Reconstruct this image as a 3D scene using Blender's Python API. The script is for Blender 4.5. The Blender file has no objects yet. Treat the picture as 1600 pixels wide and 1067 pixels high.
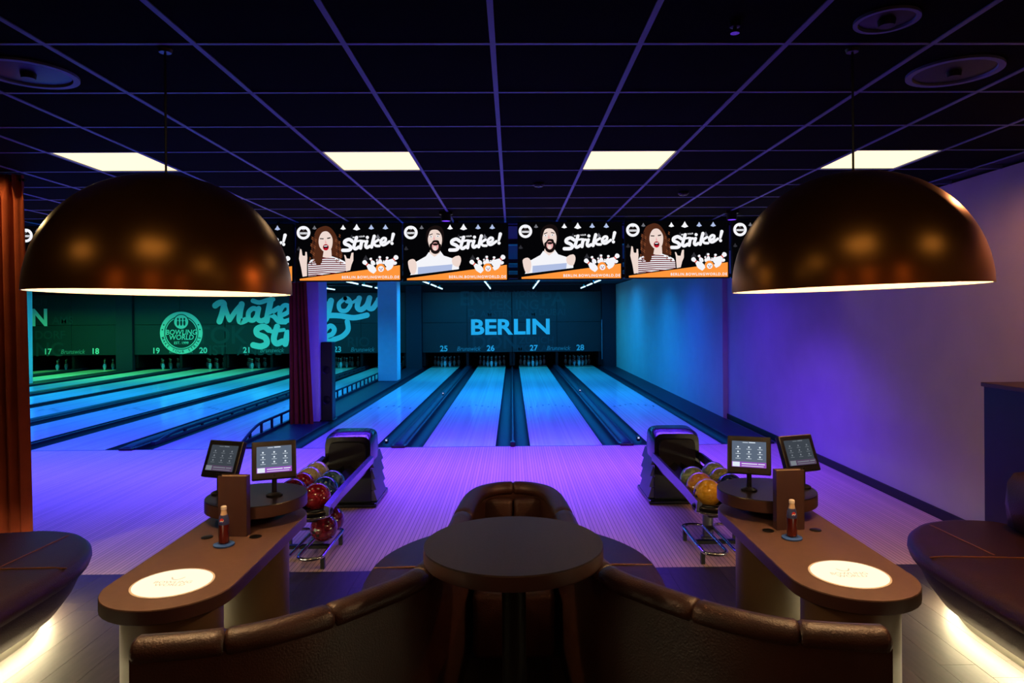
import bpy, bmesh, math, random
from mathutils import Vector, Matrix
random.seed(7)
S = bpy.context.scene
C = S.collection
PI = math.pi

# ------------------------------------------------------------------ camera, world, exposure, large lights
cam_d = bpy.data.cameras.new('camera')
cam = bpy.data.objects.new('camera', cam_d); C.objects.link(cam)
cam_d.sensor_width = 36; cam_d.lens = 36 * 1067 / 1600
cam_d.shift_x = -17 / 1600; cam_d.shift_y = -39 / 1600
cam_d.clip_start = .05; cam_d.clip_end = 200
cam.matrix_world = Matrix.Translation((0, 0, 1.885)) @ Matrix.Rotation(-.016, 4, 'Z') @ Matrix.Rotation(PI/2, 4, 'X') @ Matrix.Rotation(-.0068, 4, 'Z')
S.camera = cam
w = bpy.data.worlds.new('world'); S.world = w; w.use_nodes = True
w.node_tree.nodes['Background'].inputs[0].default_value = (.01, .008, .02, 1)
w.node_tree.nodes['Background'].inputs[1].default_value = .02
S.view_settings.view_transform = 'Standard'; S.view_settings.look = 'None'
S.view_settings.exposure = 0; S.view_settings.gamma = 1; S.view_settings.use_curve_mapping = False

LED_PANEL = 1.9        # ceiling panel radiance
PENDANT = 40           # watts of each pendant bulb
# coloured wash rows under the ceiling: (x0, x1, y, watts, colour)
WASH = [
    (-3.0, 2.9, 10.6, 190, (.10, .02, 1.0)),
    (-3.0, 2.9, 14.3, 225, (.015, .10, 1.0)),
    (-3.0, 2.9, 16.7, 260, (.006, .29, 1.0)),
    (-3.0, 2.9, 21.0, 290, (.002, .33, 1.0)),
    (-3.0, 2.9, 23.8, 140, (.002, .44, .80)),
    (-17.5, -4.4, 10.6, 400, (.04, .05, 1.0)),
    (-17.5, -4.4, 13.6, 470, (.015, .17, 1.0)),
    (-17.5, -4.4, 17.2, 520, (.008, .36, 1.0)),
    (-17.5, -4.4, 21.6, 360, (.005, .52, .72)),
    (-8.2, -4.4, 23.8, 60, (.01, .50, .80)),
    (-12.6, -8.4, 23.0, 130, (.04, .66, .16)),
    (-17.5, -12.8, 23.0, 210, (.06, .8, .06)),
]
# added violet fill light, hidden behind the television row: (x0, x1, watts, colour)
VIOLET_FILL = [(-2.6, 2.9, 270, (.115, .035, 1.0)), (-9.0, -2.8, 260, (.06, .045, 1.0))]

# ------------------------------------------------------------------ helpers: colour, materials
def lin(c):
    return tuple(((v/255)/12.92 if v/255 <= .04045 else ((v/255+.055)/1.055)**2.4) for v in c)
MATS = {}
def mat(name, rgb, rough=.5, metal=0, spec=.5, emit=0, noise=0, nscale=8, bump=0, bscale=60, coat=0, stretch=None):
    if name in MATS: return MATS[name]
    m = bpy.data.materials.new(name); m.use_nodes = True; nt = m.node_tree
    b = nt.nodes['Principled BSDF']; col = (*lin(rgb), 1)
    b.inputs['Base Color'].default_value = col; b.inputs['Roughness'].default_value = rough
    b.inputs['Metallic'].default_value = metal; b.inputs['Specular IOR Level'].default_value = spec
    b.inputs['Coat Weight'].default_value = coat
    if emit:
        b.inputs['Emission Color'].default_value = col; b.inputs['Emission Strength'].default_value = emit
    if noise or bump:
        tc = nt.nodes.new('ShaderNodeTexCoord'); mp = nt.nodes.new('ShaderNodeMapping')
        nt.links.new(tc.outputs['Object'], mp.inputs[0])
        if stretch: mp.inputs['Scale'].default_value = stretch
    if noise:
        n = nt.nodes.new('ShaderNodeTexNoise'); n.inputs['Scale'].default_value = nscale; n.inputs['Detail'].default_value = 5
        nt.links.new(mp.outputs[0], n.inputs['Vector'])
        r = nt.nodes.new('ShaderNodeValToRGB')
        r.color_ramp.elements[0].position = .3; r.color_ramp.elements[1].position = .72
        r.color_ramp.elements[0].color = (*[c*(1-noise) for c in col[:3]], 1)
        r.color_ramp.elements[1].color = (*[min(1, c*(1+noise)) for c in col[:3]], 1)
        nt.links.new(n.outputs['Fac'], r.inputs[0]); nt.links.new(r.outputs[0], b.inputs['Base Color'])
    if bump:
        n2 = nt.nodes.new('ShaderNodeTexNoise'); n2.inputs['Scale'].default_value = bscale; n2.inputs['Detail'].default_value = 3
        nt.links.new(mp.outputs[0], n2.inputs['Vector'])
        bp = nt.nodes.new('ShaderNodeBump'); bp.inputs['Strength'].default_value = bump; bp.inputs['Distance'].default_value = .01
        nt.links.new(n2.outputs['Fac'], bp.inputs['Height']); nt.links.new(bp.outputs[0], b.inputs['Normal'])
    MATS[name] = m
    return m
def glow(name, rgb, s=1):
    """a light-giving surface: screens, lamps"""
    if name in MATS: return MATS[name]
    m = bpy.data.materials.new(name); m.use_nodes = True; nt = m.node_tree
    nt.nodes.remove(nt.nodes['Principled BSDF'])
    e = nt.nodes.new('ShaderNodeEmission'); e.inputs[0].default_value = (*lin(rgb), 1); e.inputs[1].default_value = s
    nt.links.new(e.outputs[0], nt.nodes['Material Output'].inputs[0])
    MATS[name] = m
    return m
def boards(name, rgb, board, gap, line, rough, coat=0, spec=.5):
    """narrow boards running along Y: dark joints every `board` metres, tone varied board by board"""
    m = bpy.data.materials.new(name); m.use_nodes = True; nt = m.node_tree; b = nt.nodes['Principled BSDF']
    tc = nt.nodes.new('ShaderNodeTexCoord'); sx = nt.nodes.new('ShaderNodeSeparateXYZ'); nt.links.new(tc.outputs['Object'], sx.inputs[0])
    dv = nt.nodes.new('ShaderNodeMath'); dv.operation = 'DIVIDE'; dv.inputs[1].default_value = board; nt.links.new(sx.outputs['X'], dv.inputs[0])
    fr = nt.nodes.new('ShaderNodeMath'); fr.operation = 'FRACT'; nt.links.new(dv.outputs[0], fr.inputs[0])
    fl = nt.nodes.new('ShaderNodeMath'); fl.operation = 'FLOOR'; nt.links.new(dv.outputs[0], fl.inputs[0])
    wn = nt.nodes.new('ShaderNodeTexWhiteNoise'); wn.noise_dimensions = '1D'; nt.links.new(fl.outputs[0], wn.inputs['W'])
    lt = nt.nodes.new('ShaderNodeMath'); lt.operation = 'LESS_THAN'; lt.inputs[1].default_value = gap; nt.links.new(fr.outputs[0], lt.inputs[0])
    c = lin(rgb)
    mx = nt.nodes.new('ShaderNodeMix'); mx.data_type = 'RGBA'; nt.links.new(wn.outputs['Value'], mx.inputs['Factor'])
    mx.inputs['A'].default_value = (*[v*.9 for v in c], 1); mx.inputs['B'].default_value = (*[min(1, v*1.08) for v in c], 1)
    m2 = nt.nodes.new('ShaderNodeMix'); m2.data_type = 'RGBA'; nt.links.new(lt.outputs[0], m2.inputs['Factor'])
    nt.links.new(mx.outputs['Result'], m2.inputs['A']); m2.inputs['B'].default_value = (*[v*line for v in c], 1)
    nt.links.new(m2.outputs['Result'], b.inputs['Base Color'])
    b.inputs['Roughness'].default_value = rough; b.inputs['Coat Weight'].default_value = coat; b.inputs['Coat Roughness'].default_value = .06
    b.inputs['Specular IOR Level'].default_value = spec
    return m

# ------------------------------------------------------------------ helpers: meshes
class MB:
    def __init__(s): s.v = []; s.f = []; s.mi = []; s.nb = 0; s.na = 0
    def add(s, vs, fs, mi=0):
        s.na += 1; o = len(s.v); s.v += [tuple(p) for p in vs]; s.f += [tuple(i+o for i in f) for f in fs]; s.mi += [mi]*len(fs); return s
    def box(s, x0, x1, y0, y1, z0, z1, mi=0, b=0):
        s.nb += 1
        if b:
            bm = bmesh.new(); bmesh.ops.create_cube(bm, size=1)
            for v in bm.verts: v.co = ((x0+x1)/2+v.co.x*(x1-x0), (y0+y1)/2+v.co.y*(y1-y0), (z0+z1)/2+v.co.z*(z1-z0))
            bmesh.ops.bevel(bm, geom=bm.edges[:], offset=b, segments=2, affect='EDGES', profile=.5)
            bm.verts.index_update()
            s.add([v.co[:] for v in bm.verts], [[v.index for v in f.verts] for f in bm.faces], mi); bm.free(); return s
        return s.add([(x0,y0,z0),(x1,y0,z0),(x1,y1,z0),(x0,y1,z0),(x0,y0,z1),(x1,y0,z1),(x1,y1,z1),(x0,y1,z1)],
              [(0,3,2,1),(4,5,6,7),(0,1,5,4),(1,2,6,5),(2,3,7,6),(3,0,4,7)], mi)
    def loft(s, rings, cap0=True, cap1=True, closed=True, mi=0):
        n = len(rings[0]); vs = [p for r in rings for p in r]; fs = []
        for k in range(len(rings)-1):
            for i in range(n if closed else n-1):
                j = (i+1) % n; fs.append((k*n+i, k*n+j, (k+1)*n+j, (k+1)*n+i))
        if cap0: fs.append(tuple(range(n-1, -1, -1)))
        if cap1: fs.append(tuple((len(rings)-1)*n+i for i in range(n)))
        return s.add(vs, fs, mi)
    def lathe(s, prof, cx=0, cy=0, seg=32, cap0=True, cap1=True, mi=0):
        return s.loft([[(cx+r*math.cos(2*PI*i/seg), cy+r*math.sin(2*PI*i/seg), z) for i in range(seg)] for r, z in prof], cap0, cap1, mi=mi)
    def tube(s, pts, r, seg=8, closed=False, mi=0):
        pts = [Vector(p) for p in pts]; n = len(pts); rings = []
        up0 = None
        for i, p in enumerate(pts):
            a = pts[i-1] if (i or closed) else p; b = pts[(i+1) % n] if (i < n-1 or closed) else p
            t = (b-a).normalized()
            if up0 is None: up0 = Vector((0,0,1)) if abs(t.z) < .9 else Vector((1,0,0))
            sd = t.cross(up0).normalized(); up = sd.cross(t).normalized(); up0 = up
            rings.append([p + (sd*math.cos(2*PI*k/seg) + up*math.sin(2*PI*k/seg))*r for k in range(seg)])
        if closed: rings.append(rings[0])
        return s.loft(rings, not closed, not closed, mi=mi)
    def prism(s, outline, z0, z1, mi=0):
        return s.loft([[(x,y,z0) for x,y in outline], [(x,y,z1) for x,y in outline]], mi=mi)
    def ball(s, c, r, seg=24, rings=14, mi=0):
        pr = [(max(1e-4, r*math.sin(PI*k/rings)), c[2]-r*math.cos(PI*k/rings)) for k in range(rings+1)]
        return s.lathe(pr, c[0], c[1], seg, mi=mi)
    def mesh(s, name, mats, ang=28):
        me = bpy.data.meshes.new(name); me.from_pydata(s.v, [], s.f)
        for m in (mats if isinstance(mats, (list, tuple)) else [mats]): me.materials.append(m)
        for p, i in zip(me.polygons, s.mi): p.material_index = i
        if ang == 28 and s.nb == s.na: ang = 15      # plain boxes stay crisp
        me.validate(); me.shade_smooth(); me.set_sharp_from_angle(angle=math.radians(ang)); me.update()
        return me
    def build(s, name, mats, parent=None, ang=28):
        return put(name, s.mesh(name, mats, ang), parent)
def put(name, me, parent=None, loc=(0,0,0), rot=(0,0,0)):
    o = bpy.data.objects.new(name, me); C.objects.link(o); o.parent = parent; o.location = loc; o.rotation_euler = rot
    return o
def tag(o, label=None, cat=None, group=None, kind=None):
    for k, v in (('label', label), ('category', cat), ('group', group), ('kind', kind)):
        if v: o[k] = v
    return o
def thing(name, label, cat, loc=(0,0,0), rz=0, group=None):
    o = bpy.data.objects.new(name, None); C.objects.link(o); o.location = loc; o.rotation_euler = (0,0,rz); o.empty_display_size = .1
    return tag(o, label, cat, group)
def kids(o): return [c for c in bpy.data.objects if c.parent == o]
def copy_tree(o, parent=None, label=None, cat_group=None):
    c = o.copy(); C.objects.link(c); c.parent = parent
    if label: c['label'] = label
    if cat_group: c['group'] = cat_group
    for ch in kids(o): copy_tree(ch, c)
    return c
def struct(name, mb, m, parent=None):
    o = mb.build(name, m, parent)
    if parent is None: o['kind'] = 'structure'
    return o
def smooth(pts, closed=True, k=5):
    n = len(pts); out = []
    for i in range(n if closed else n-1):
        p = [Vector(pts[(i+d) % n] if closed else pts[min(max(i+d, 0), n-1)]) for d in (-1, 0, 1, 2)]
        for j in range(k):
            t = j/k
            out.append(tuple(.5*((2*p[1]) + (p[2]-p[0])*t + (2*p[0]-5*p[1]+4*p[2]-p[3])*t*t + (3*p[1]-p[0]-3*p[2]+p[3])*t**3)))
    if not closed: out.append(tuple(pts[-1]))
    return out
def inset(outline, d):
    """move a counter-clockwise outline inwards by d"""
    n = len(outline); out = []
    for i in range(n):
        a = Vector(outline[i-1][:2]); b = Vector(outline[i][:2]); c = Vector(outline[(i+1) % n][:2])
        t1 = (b-a).normalized(); t2 = (c-b).normalized(); nn = Vector((-t1.y-t2.y, t1.x+t2.x))
        nn = nn.normalized() if nn.length > 1e-6 else Vector((-t1.y, t1.x))
        out.append((b.x+nn.x*d, b.y+nn.y*d))
    return out
def profile_loft(outline, prof, m, name, parent):
    return MB().loft([[(x, y, z) for x, y in inset(outline, d)] for d, z in prof]).build(name, m, parent, 62)
def sweep(path, prof, closed_path=False):
    """path of 2-D points, profile of (sideways, z); left of the travel direction is positive"""
    mb = MB(); rings = []; n = len(path)
    for i in range(n):
        a = Vector(path[max(i-1, 0)][:2]); b = Vector(path[min(i+1, n-1)][:2]); t = (b-a).normalized(); nn = Vector((-t.y, t.x))
        rings.append([(path[i][0]+nn.x*o, path[i][1]+nn.y*o, z) for o, z in prof])
    return mb.loft(rings)
def rotx(me, M): me.transform(M); me.update(); return me
_tc = {}
def text_mesh(body, size, bold=0, shear=0, align='CENTER', spacing=1):
    k = (body, size, bold, shear, align, spacing)
    if k in _tc: return _tc[k]
    cu = bpy.data.curves.new('lettering', 'FONT'); cu.body = body; cu.size = size; cu.offset = bold; cu.shear = shear; cu.align_x = align
    cu.align_y = 'CENTER'; cu.space_character = spacing; cu.resolution_u = 4
    o = bpy.data.objects.new('lettering', cu); C.objects.link(o)
    me = bpy.data.meshes.new_from_object(o.evaluated_get(bpy.context.evaluated_depsgraph_get()))
    bpy.data.objects.remove(o); bpy.data.curves.remove(cu)
    _tc[k] = me
    return me
class Flat(MB):
    """flat print in the plane X-Z facing -Y; each layer lies a hair in front of the one before"""
    def __init__(s, fx=None): super().__init__(); s.fx = fx or (lambda x, y: (x, y)); s.d = 0; s.step = .0008
    def poly(s, pts, mi=0, sm=0):
        if sm: pts = smooth(pts, True, sm)
        q = [s.fx(*p[:2]) for p in pts]; s.d += s.step
        area = sum(q[i-1][0]*q[i][1]-q[i][0]*q[i-1][1] for i in range(len(q)))
        if area < 0: q = q[::-1]
        s.add([(x, -s.d, z) for x, z in q], [tuple(range(len(q)))], mi); return s
    def disc(s, c, rx, ry=None, mi=0, n=28):
        ry = ry or rx
        return s.poly([(c[0]+rx*math.cos(2*PI*i/n), c[1]+ry*math.sin(2*PI*i/n)) for i in range(n)], mi)
    def stroke(s, pts, wd, mi=0, sm=6, closed=False, w1=None):
        p = [Vector(q) for q in smooth(pts, closed, sm)]
        if closed: p.append(p[0])
        s.d += s.step; vs = []; n = len(p); L = []
        for i in range(n):
            t = (p[min(i+1, n-1)]-p[max(i-1, 0)]).normalized(); nn = Vector((-t.y, t.x)); u = i/max(1, n-1)
            ww = (wd + ((w1 if w1 else wd)-wd)*u)/2
            L.append((p[i]+nn*ww, p[i]-nn*ww))
        for a, b in L: vs += [a, b]
        q = [s.fx(*v) for v in vs]
        s.add([(x, -s.d, z) for x, z in q], [(2*i, 2*i+1, 2*i+3, 2*i+2) for i in range(n-1)], mi)
        if not closed:
            s.d -= s.step*.5; s.disc(tuple(p[0]), wd/2, mi=mi, n=14); s.d -= s.step; s.disc(tuple(p[-1]), (w1 or wd)/2, mi=mi, n=14)
        return s
    def text(s, body, c, size, mi=0, bold=0, shear=0, ang=0, align='CENTER', spacing=1, sx=1):
        """centre and size in the local (already converted) metres"""
        me = text_mesh(body, 1, bold, shear, align, spacing); s.d += s.step; ca, sa = math.cos(ang), math.sin(ang)
        vs = [(c[0]+size*(v.co.x*sx*ca-v.co.y*sa), -s.d, c[1]+size*(v.co.x*sx*sa+v.co.y*ca)) for v in me.vertices]
        return s.add(vs, [tuple(p.vertices) for p in me.polygons], mi)

# ------------------------------------------------------------------ materials
M_black = mat('black_plastic', (14, 13, 15), .35)
M_dark = mat('dark_metal', (24, 24, 28), .4, .6)
M_tile = mat('black_ceiling_tile', (3, 3, 5), .95, noise=.3, nscale=30, spec=.05)
M_bar = mat('grey_ceiling_bar', (96, 112, 158), .5)
M_slab = mat('dark_ceiling', (42, 45, 56), .9)
M_wall = mat('white_plaster', (178, 172, 170), .85, noise=.04, nscale=3, bump=.05, bscale=90, spec=.2)
M_dwall = mat('black_plaster', (16, 16, 22), .9, noise=.2)
M_base = mat('black_baseboard', (10, 10, 12), .5)
M_appr = boards('maple_approach', (214, 186, 168), .034, .16, .42, .5, 0, .2)
M_lane = boards('maple_lane', (206, 200, 196), .027, .05, .85, .13, 0, .16)
M_deck = mat('pale_pin_deck', (205, 190, 165), .3)
M_gut = mat('navy_gutter', (20, 27, 40), .5, spec=.12, noise=.15)
M_cap = mat('navy_capping', (28, 35, 49), .45, spec=.15, noise=.12, nscale=3)
M_leather = mat('brown_leather', (54, 28, 21), .4, noise=.18, nscale=10, bump=.25, bscale=140)
M_pipe = mat('tan_piping', (120, 74, 46), .45)
M_desk = mat('brown_laminate', (94, 68, 58), .5, noise=.06, nscale=30, bump=.04, bscale=200)
M_edge = mat('dark_brown_edge', (66, 42, 38), .45)
M_table = mat('dark_wood', (34, 23, 24), .38, noise=.3, nscale=14, stretch=(6, .6, 1), bump=.08, bscale=60)
M_ped = mat('bronze_laminate', (96, 78, 56), .4, noise=.1, nscale=5)
M_bronze = mat('bronze_lacquer', (150, 98, 40), .3, .85, noise=.06, nscale=4)
M_white = mat('white_lacquer', (245, 235, 220), .5)
M_chrome = mat('chrome', (200, 200, 208), .14, 1)
M_rail = mat('violet_grey_rail', (92, 92, 110), .25, .7)
M_hood = mat('black_gloss', (12, 12, 15), .22)
M_ridge = mat('grey_ridge', (70, 70, 84), .4)
M_curt = mat('dark_red_velvet', (124, 52, 30), .9, noise=.15, nscale=5, bump=.2, bscale=120, spec=.1)
M_col = mat('white_paint', (200, 205, 212), .7, noise=.03)
M_mask = mat('dark_teal_print', (11, 28, 34), .5, noise=.08, nscale=2)
M_faint = mat('faint_grey_print', (24, 46, 52), .5)
M_print = mat('white_print', (205, 210, 212), .6)
M_pin = mat('white_pin', (235, 232, 225), .25)
M_red = mat('red_stripe', (190, 20, 24), .3)

# ------------------------------------------------------------------ the room
Y_APP, Y_FOUL, Y_MASK, Y_END = 5.1, 9.93, 25.2, 27.1
XW, ZC = 3.93, 3.045
struct('floor_base', MB().box(-20, 4.2, -3.2, 29, -.32, -.12), M_dwall)
# lounge floor of dark planks, each plank its own piece
M_pl = [mat('dark_oak_%d' % i, c, .55, noise=.28, nscale=7, stretch=(5, .7, 1), bump=.05, bscale=40) for i, c in enumerate([(52, 43, 41), (56, 46, 43), (49, 41, 39)])]
fl = struct('floor_lounge', MB().box(-4.75, 3.95, -3.1, Y_APP, -.12, -.012), M_base)
pl_me = [MB().box(-.0943, .0943, -.6492, .6492, -.012, 0, b=.0008).mesh('plank', m) for m in M_pl]
x = -4.65; i = 0
while x < 3.9:
    y = Y_APP - .65 - random.uniform(0, .9)
    end = MB().box(-.0943, .0943, y+.65, Y_APP-.004, -.012, 0)
    o = end.build('plank', random.choice(M_pl), fl); o.location = (x, 0, 0)
    while y > 1.2:
        put('plank', random.choice(pl_me), fl, (x, y, 0)); y -= 1.3
    x += .19; i += 1
struct('floor_lounge_back', MB().box(-4.75, 3.95, -3.1, .55, -.012, -.002), M_pl[0])
struct('floor_approach', MB().box(-18.6, XW, Y_APP, Y_FOUL, -.12, 0), M_appr)
struct('trim_foul_line', MB().box(-18.6, 3.06, Y_FOUL-.012, Y_FOUL+.012, -.03, .0015), mat('dark_line', (60, 50, 80), .5))
# walls
struct('wall_right', MB().box(XW, XW+.15, -3.1, 12.4, -.1, ZC), M_wall)
struct('wall_right_lanes', MB().box(XW-.09, XW+.15, 12.4, 26.4, -.1, ZC), M_wall)
struct('baseboard_right', MB().box(XW-.02, XW, 5.0, 12.4, 0, .09), M_base)
struct('wall_back', MB().box(-4.8, 4.1, -3.25, -3.1, -.1, ZC), mat('brown_plaster', (150, 112, 74), .8))
struct('wall_left', MB().box(-4.85, -4.7, -3.1, 5.35, -.1, ZC), M_dwall)
struct('wall_left_lanes', MB().box(-18.75, -18.6, 5.2, 29, -.1, ZC), M_dwall)
struct('wall_left_lounge', MB().box(-18.7, -4.85, 5.2, 5.35, -.1, ZC), M_dwall)
struct('wall_pinsetter', MB().box(-18.7, 4.1, 28.7, 28.9, -.1, ZC), M_dwall)
# ceiling: slab, tiles between bars
GX, GY, T = -.074, 2.898, .6275
ceil = struct('ceiling', MB().box(-18.7, 4.1, -3.1, 29, ZC+.03, ZC+.15), M_slab)
tile_me = MB().box(-T/2+.012, T/2-.012, -T/2+.012, T/2-.012, 0, .028).mesh('ceiling_tile', M_tile)
LEDS = {(-5, 3), (-2, 3), (1, 3), (4, 3), (-5, -3), (-2, -3), (1, -3), (4, -3)}
for kx in range(-11, 7):
    for ky in range(-6, 9):
        if (kx, ky) in LEDS: continue
        cx = GX+(kx+.5)*T
        if cx+T/2 > XW+.2: continue
        if cx-T/2 < -4.7 and ky < 4: continue
        put('ceiling_tile', tile_me, ceil, (cx, GY+(ky+.5)*T, ZC))
for kx in range(-11, 8):
    xx = GX+kx*T
    if xx > XW: continue
    MB().box(xx-.012, xx+.012, -.9 if xx > -4.7 else 5.4, GY+9*T, ZC-.005, ZC+.029).build('ceiling_bar', M_bar, ceil)
for ky in range(-6, 10):
    MB().box(-4.69 if ky < 4 else -6.97, XW, GY+ky*T-.010, GY+ky*T+.010, ZC-.004, ZC+.029).build('ceiling_bar', M_bar, ceil)
struct('trim_ceiling_beam', MB().box(-18.6, XW, 8.62, 8.8, ZC-.02, ZC+.03), M_slab)

# LED panels set into the grid
M_led = glow('warm_led', (255, 226, 172), LED_PANEL)
led_names = {(-5, 3): 'glowing square ceiling panel above the bronze lamp by the red curtain', (-2, 3): 'glowing square ceiling panel left of the middle, clear of both lamps',
    (1, 3): 'glowing square ceiling panel right of the middle, clear of both lamps', (4, 3): 'glowing square ceiling panel above the bronze lamp by the white wall'}
for (kx, ky) in sorted(LEDS):
    t = thing('ceiling_panel_light', led_names.get((kx, ky), 'glowing square ceiling panel over the lounge seats nearer the camera'), 'ceiling light', (GX+(kx+.5)*T, GY+(ky+.5)*T, ZC), group='square LED panels in the ceiling grid')
    h = T/2-.012
    MB().box(-h, h, -h, h, .006, .028).build('frame', M_bar, t)
    MB().box(-h+.006, h-.006, -h+.006, h-.006, .002, .006).build('diffuser', M_led, t)
# ceiling fittings
def ring_speaker(x, y, r, label):
    t = thing('ceiling_speaker', label, 'speaker', (x, y, ZC), group='round ceiling speakers')
    MB().lathe([(r*.84, -.001), (r*.86, -.012), (r, -.012), (r, 0)], seg=40, cap0=False, cap1=False).build('ring', M_bar, t)
    MB().lathe([(r*.84, -.002), (r*.5, -.006), (.001, -.007)], seg=40, cap1=False, cap0=False).build('grille', M_dark, t)
    MB().lathe([(.001, -.03), (.03, -.03), (.035, -.004)], seg=16, cap0=False, cap1=False).build('hub', M_dark, t)
ring_speaker(-2.26, 3.24, .205, 'round ringed ceiling speaker above the red curtain side')
ring_speaker(2.12, 3.23, .205, 'round ringed ceiling speaker above the white wall side')
ring_speaker(1.48, 2.66, .12, 'small dark round ceiling speaker at the picture top')
t = thing('sprinkler', 'small sprinkler head hanging from the ceiling', 'sprinkler', (.89, 2.69, ZC))
MB().lathe([(.02, 0), (.02, -.02), (.008, -.022), (.008, -.04)], seg=12).build('body', M_dark, t)
MB().lathe([(.018, -.045), (.018, -.04)], seg=12).build('deflector', M_chrome, t)
for (x, y, lab) in ((.24, 5.95, 'small smoke detector on ceiling tile near the middle televisions'), (1.62, 6.4, 'small smoke detector on ceiling tile near the wall-side televisions')):
    t = thing('smoke_detector', lab, 'detector', (x, y, ZC))
    MB().lathe([(.05, 0), (.05, -.015), (.035, -.03)], seg=20).build('housing', M_dark, t)
    MB().lathe([(.012, -.03), (.01, -.036)], seg=10).build('sensor', M_bar, t)

# ------------------------------------------------------------------ coloured lights on the ceiling
def area(parent, loc, sx, sy, watts, col, rx=0, spread=180):
    l = bpy.data.lights.new('lamp_light', 'AREA'); l.shape = 'RECTANGLE'; l.size = sx; l.size_y = sy; l.energy = watts; l.color = col; l.spread = math.radians(spread)
    o = bpy.data.objects.new('lamp_light', l); C.objects.link(o); o.parent = parent; o.location = loc; o.rotation_euler = (rx, 0, 0)
    return o
for i, (x0, x1, y, wt, col) in enumerate(WASH):
    where = 'over the lanes by the blue wall' if x0 > -4 else 'over the lanes beyond the columns'
    t = thing('wash_light', 'coloured LED trough %s, %s from the foul line' % (where, ['first', 'second', 'third', 'fourth', 'fifth', 'first', 'second', 'third', 'fourth', 'near-column fifth', 'middle fifth', 'outermost fifth'][i]), 'light fixture', ((x0+x1)/2, y, ZC), group='LED troughs over the lanes')
    h = (x1-x0)/2
    MB().box(-h, h, -.12, .12, -.05, .03).build('housing', M_black, t)
    area(t, (0, 0, -.06), x1-x0, .22, wt, col, spread=146 if y < 19 else (145 if y == 23.0 else 172))
for (x0, x1, wt, col), lab in zip(VIOLET_FILL, ('long added violet light hidden behind the televisions over the middle lanes', 'long added violet light hidden behind the televisions towards the curtain')):
    t = thing('added_violet_light', lab, 'light fixture', ((x0+x1)/2, 8.34, 2.345), group='added violet lights')
    h = (x1-x0)/2
    MB().box(-h, h, -.03, .03, .004, .05, b=.004).build('housing', M_black, t)
    MB().box(-h, -h+.04, -.02, .02, .05, ZC-2.345+.03).build('hanger', M_black, t); MB().box(h-.04, h, -.02, .02, .05, ZC-2.345+.03).build('hanger', M_black, t)
    area(t, (0, 0, .003), x1-x0, .05, wt, col, spread=128)
for x, lab in ((-.72, 'small violet ceiling spot near the gap between the middle televisions'), (2.45, 'small violet ceiling spot above the woman television by the wall')):
    t = thing('violet_spot', lab, 'spotlight', (x, 7.55, ZC), group='violet ceiling spots')
    MB().box(-.07, .07, -.03, .03, -.03, 0).build('base', M_black, t)
    MB().lathe([(.045, -.03), (.05, -.1), (.055, -.1), (.055, -.03)], seg=16).build('barrel', M_black, t)
    MB().lathe([(.044, -.101), (.001, -.101)], seg=16, cap0=False, cap1=False).build('lens', glow('violet_lens', (120, 60, 255), 1.5), t)
# warm downlights out of the picture; the white-wall one is added to warm it
DOWN = [(3.2, 4.0, 75, 'added unseen warm light over the bench by the white wall'), (-4.15, 4.95, 38, 'warm downlight in the ceiling right over the tall red curtain'), (-2.6, -2.4, 30, 'warm downlight washing the back wall on the curtain side'), (0, -2.4, 30, 'warm downlight washing the back wall in the middle'), (2.6, -2.4, 30, 'warm downlight washing the back wall on the white wall side')]
for x, y, wt, lab in DOWN:
    t = thing('downlight', lab, 'downlight', (x, y, ZC), group='warm downlights')
    MB().lathe([(.05, -.002), (.055, -.008), (.07, -.008), (.07, 0)], seg=24, cap0=False, cap1=False).build('ring', M_bar, t)
    MB().lathe([(.05, -.001), (.001, -.001)], seg=24, cap0=False, cap1=False).build('lens', glow('warm_lens', (255, 190, 120), 4), t)
    l = bpy.data.lights.new('lamp_light', 'SPOT'); l.energy = wt; l.color = (1, .75, .28) if x < -4 else (1, .36, .13); l.spot_size = math.radians(176); l.spot_blend = .35; l.shadow_soft_size = .04
    o = bpy.data.objects.new('lamp_light', l); C.objects.link(o); o.parent = t; o.location = (0, 0, -.02)

# ------------------------------------------------------------------ lanes
PAIRS = [(-1.655, 25), (1.655, 27), (-5.555, 23), (-8.865, 21), (-12.175, 19), (-16.095, 17)]
LW = .527; OFF = .875
NUM = dict(zip(range(17, 29), 'seventeen eighteen nineteen twenty twenty-one twenty-two twenty-three twenty-four twenty-five twenty-six twenty-seven twenty-eight'.split()))
lane_me = MB().box(-LW, LW, Y_FOUL, 25.0, -.1, 0).mesh('lane_boards', M_lane)
deck_me = MB().box(-LW, LW, 25.0, Y_END, -.1, 0).mesh('pin_deck', M_deck)
dot_me = MB().loft([[(-.012, -.09, .0006), (.012, -.09, .0006), (.016, .07, .0006), (-.016, .07, .0006)], [(-.012, -.09, .0012), (.012, -.09, .0012), (.016, .07, .0012), (-.016, .07, .0012)]]).mesh('aiming_arrow', mat('dark_arrow', (40, 34, 50), .4))
pin_prof = [(.0255, 0), (.029, .004), (.036, .03), (.051, .075), (.0605, .115), (.058, .15), (.046, .19), (.031, .225), (.0235, .26), (.0235, .285), (.029, .315), (.0325, .343), (.029, .367), (.016, .379), (.001, .381)]
pm = MB(); pm.lathe(pin_prof, seg=16)
for k, f_ in enumerate(pm.f):
    if len(f_) == 4 and k//16 in (7, 9): pm.mi[k] = 1
pin_me = pm.mesh('bowling_pin', [M_pin, M_red], 60)
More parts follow.
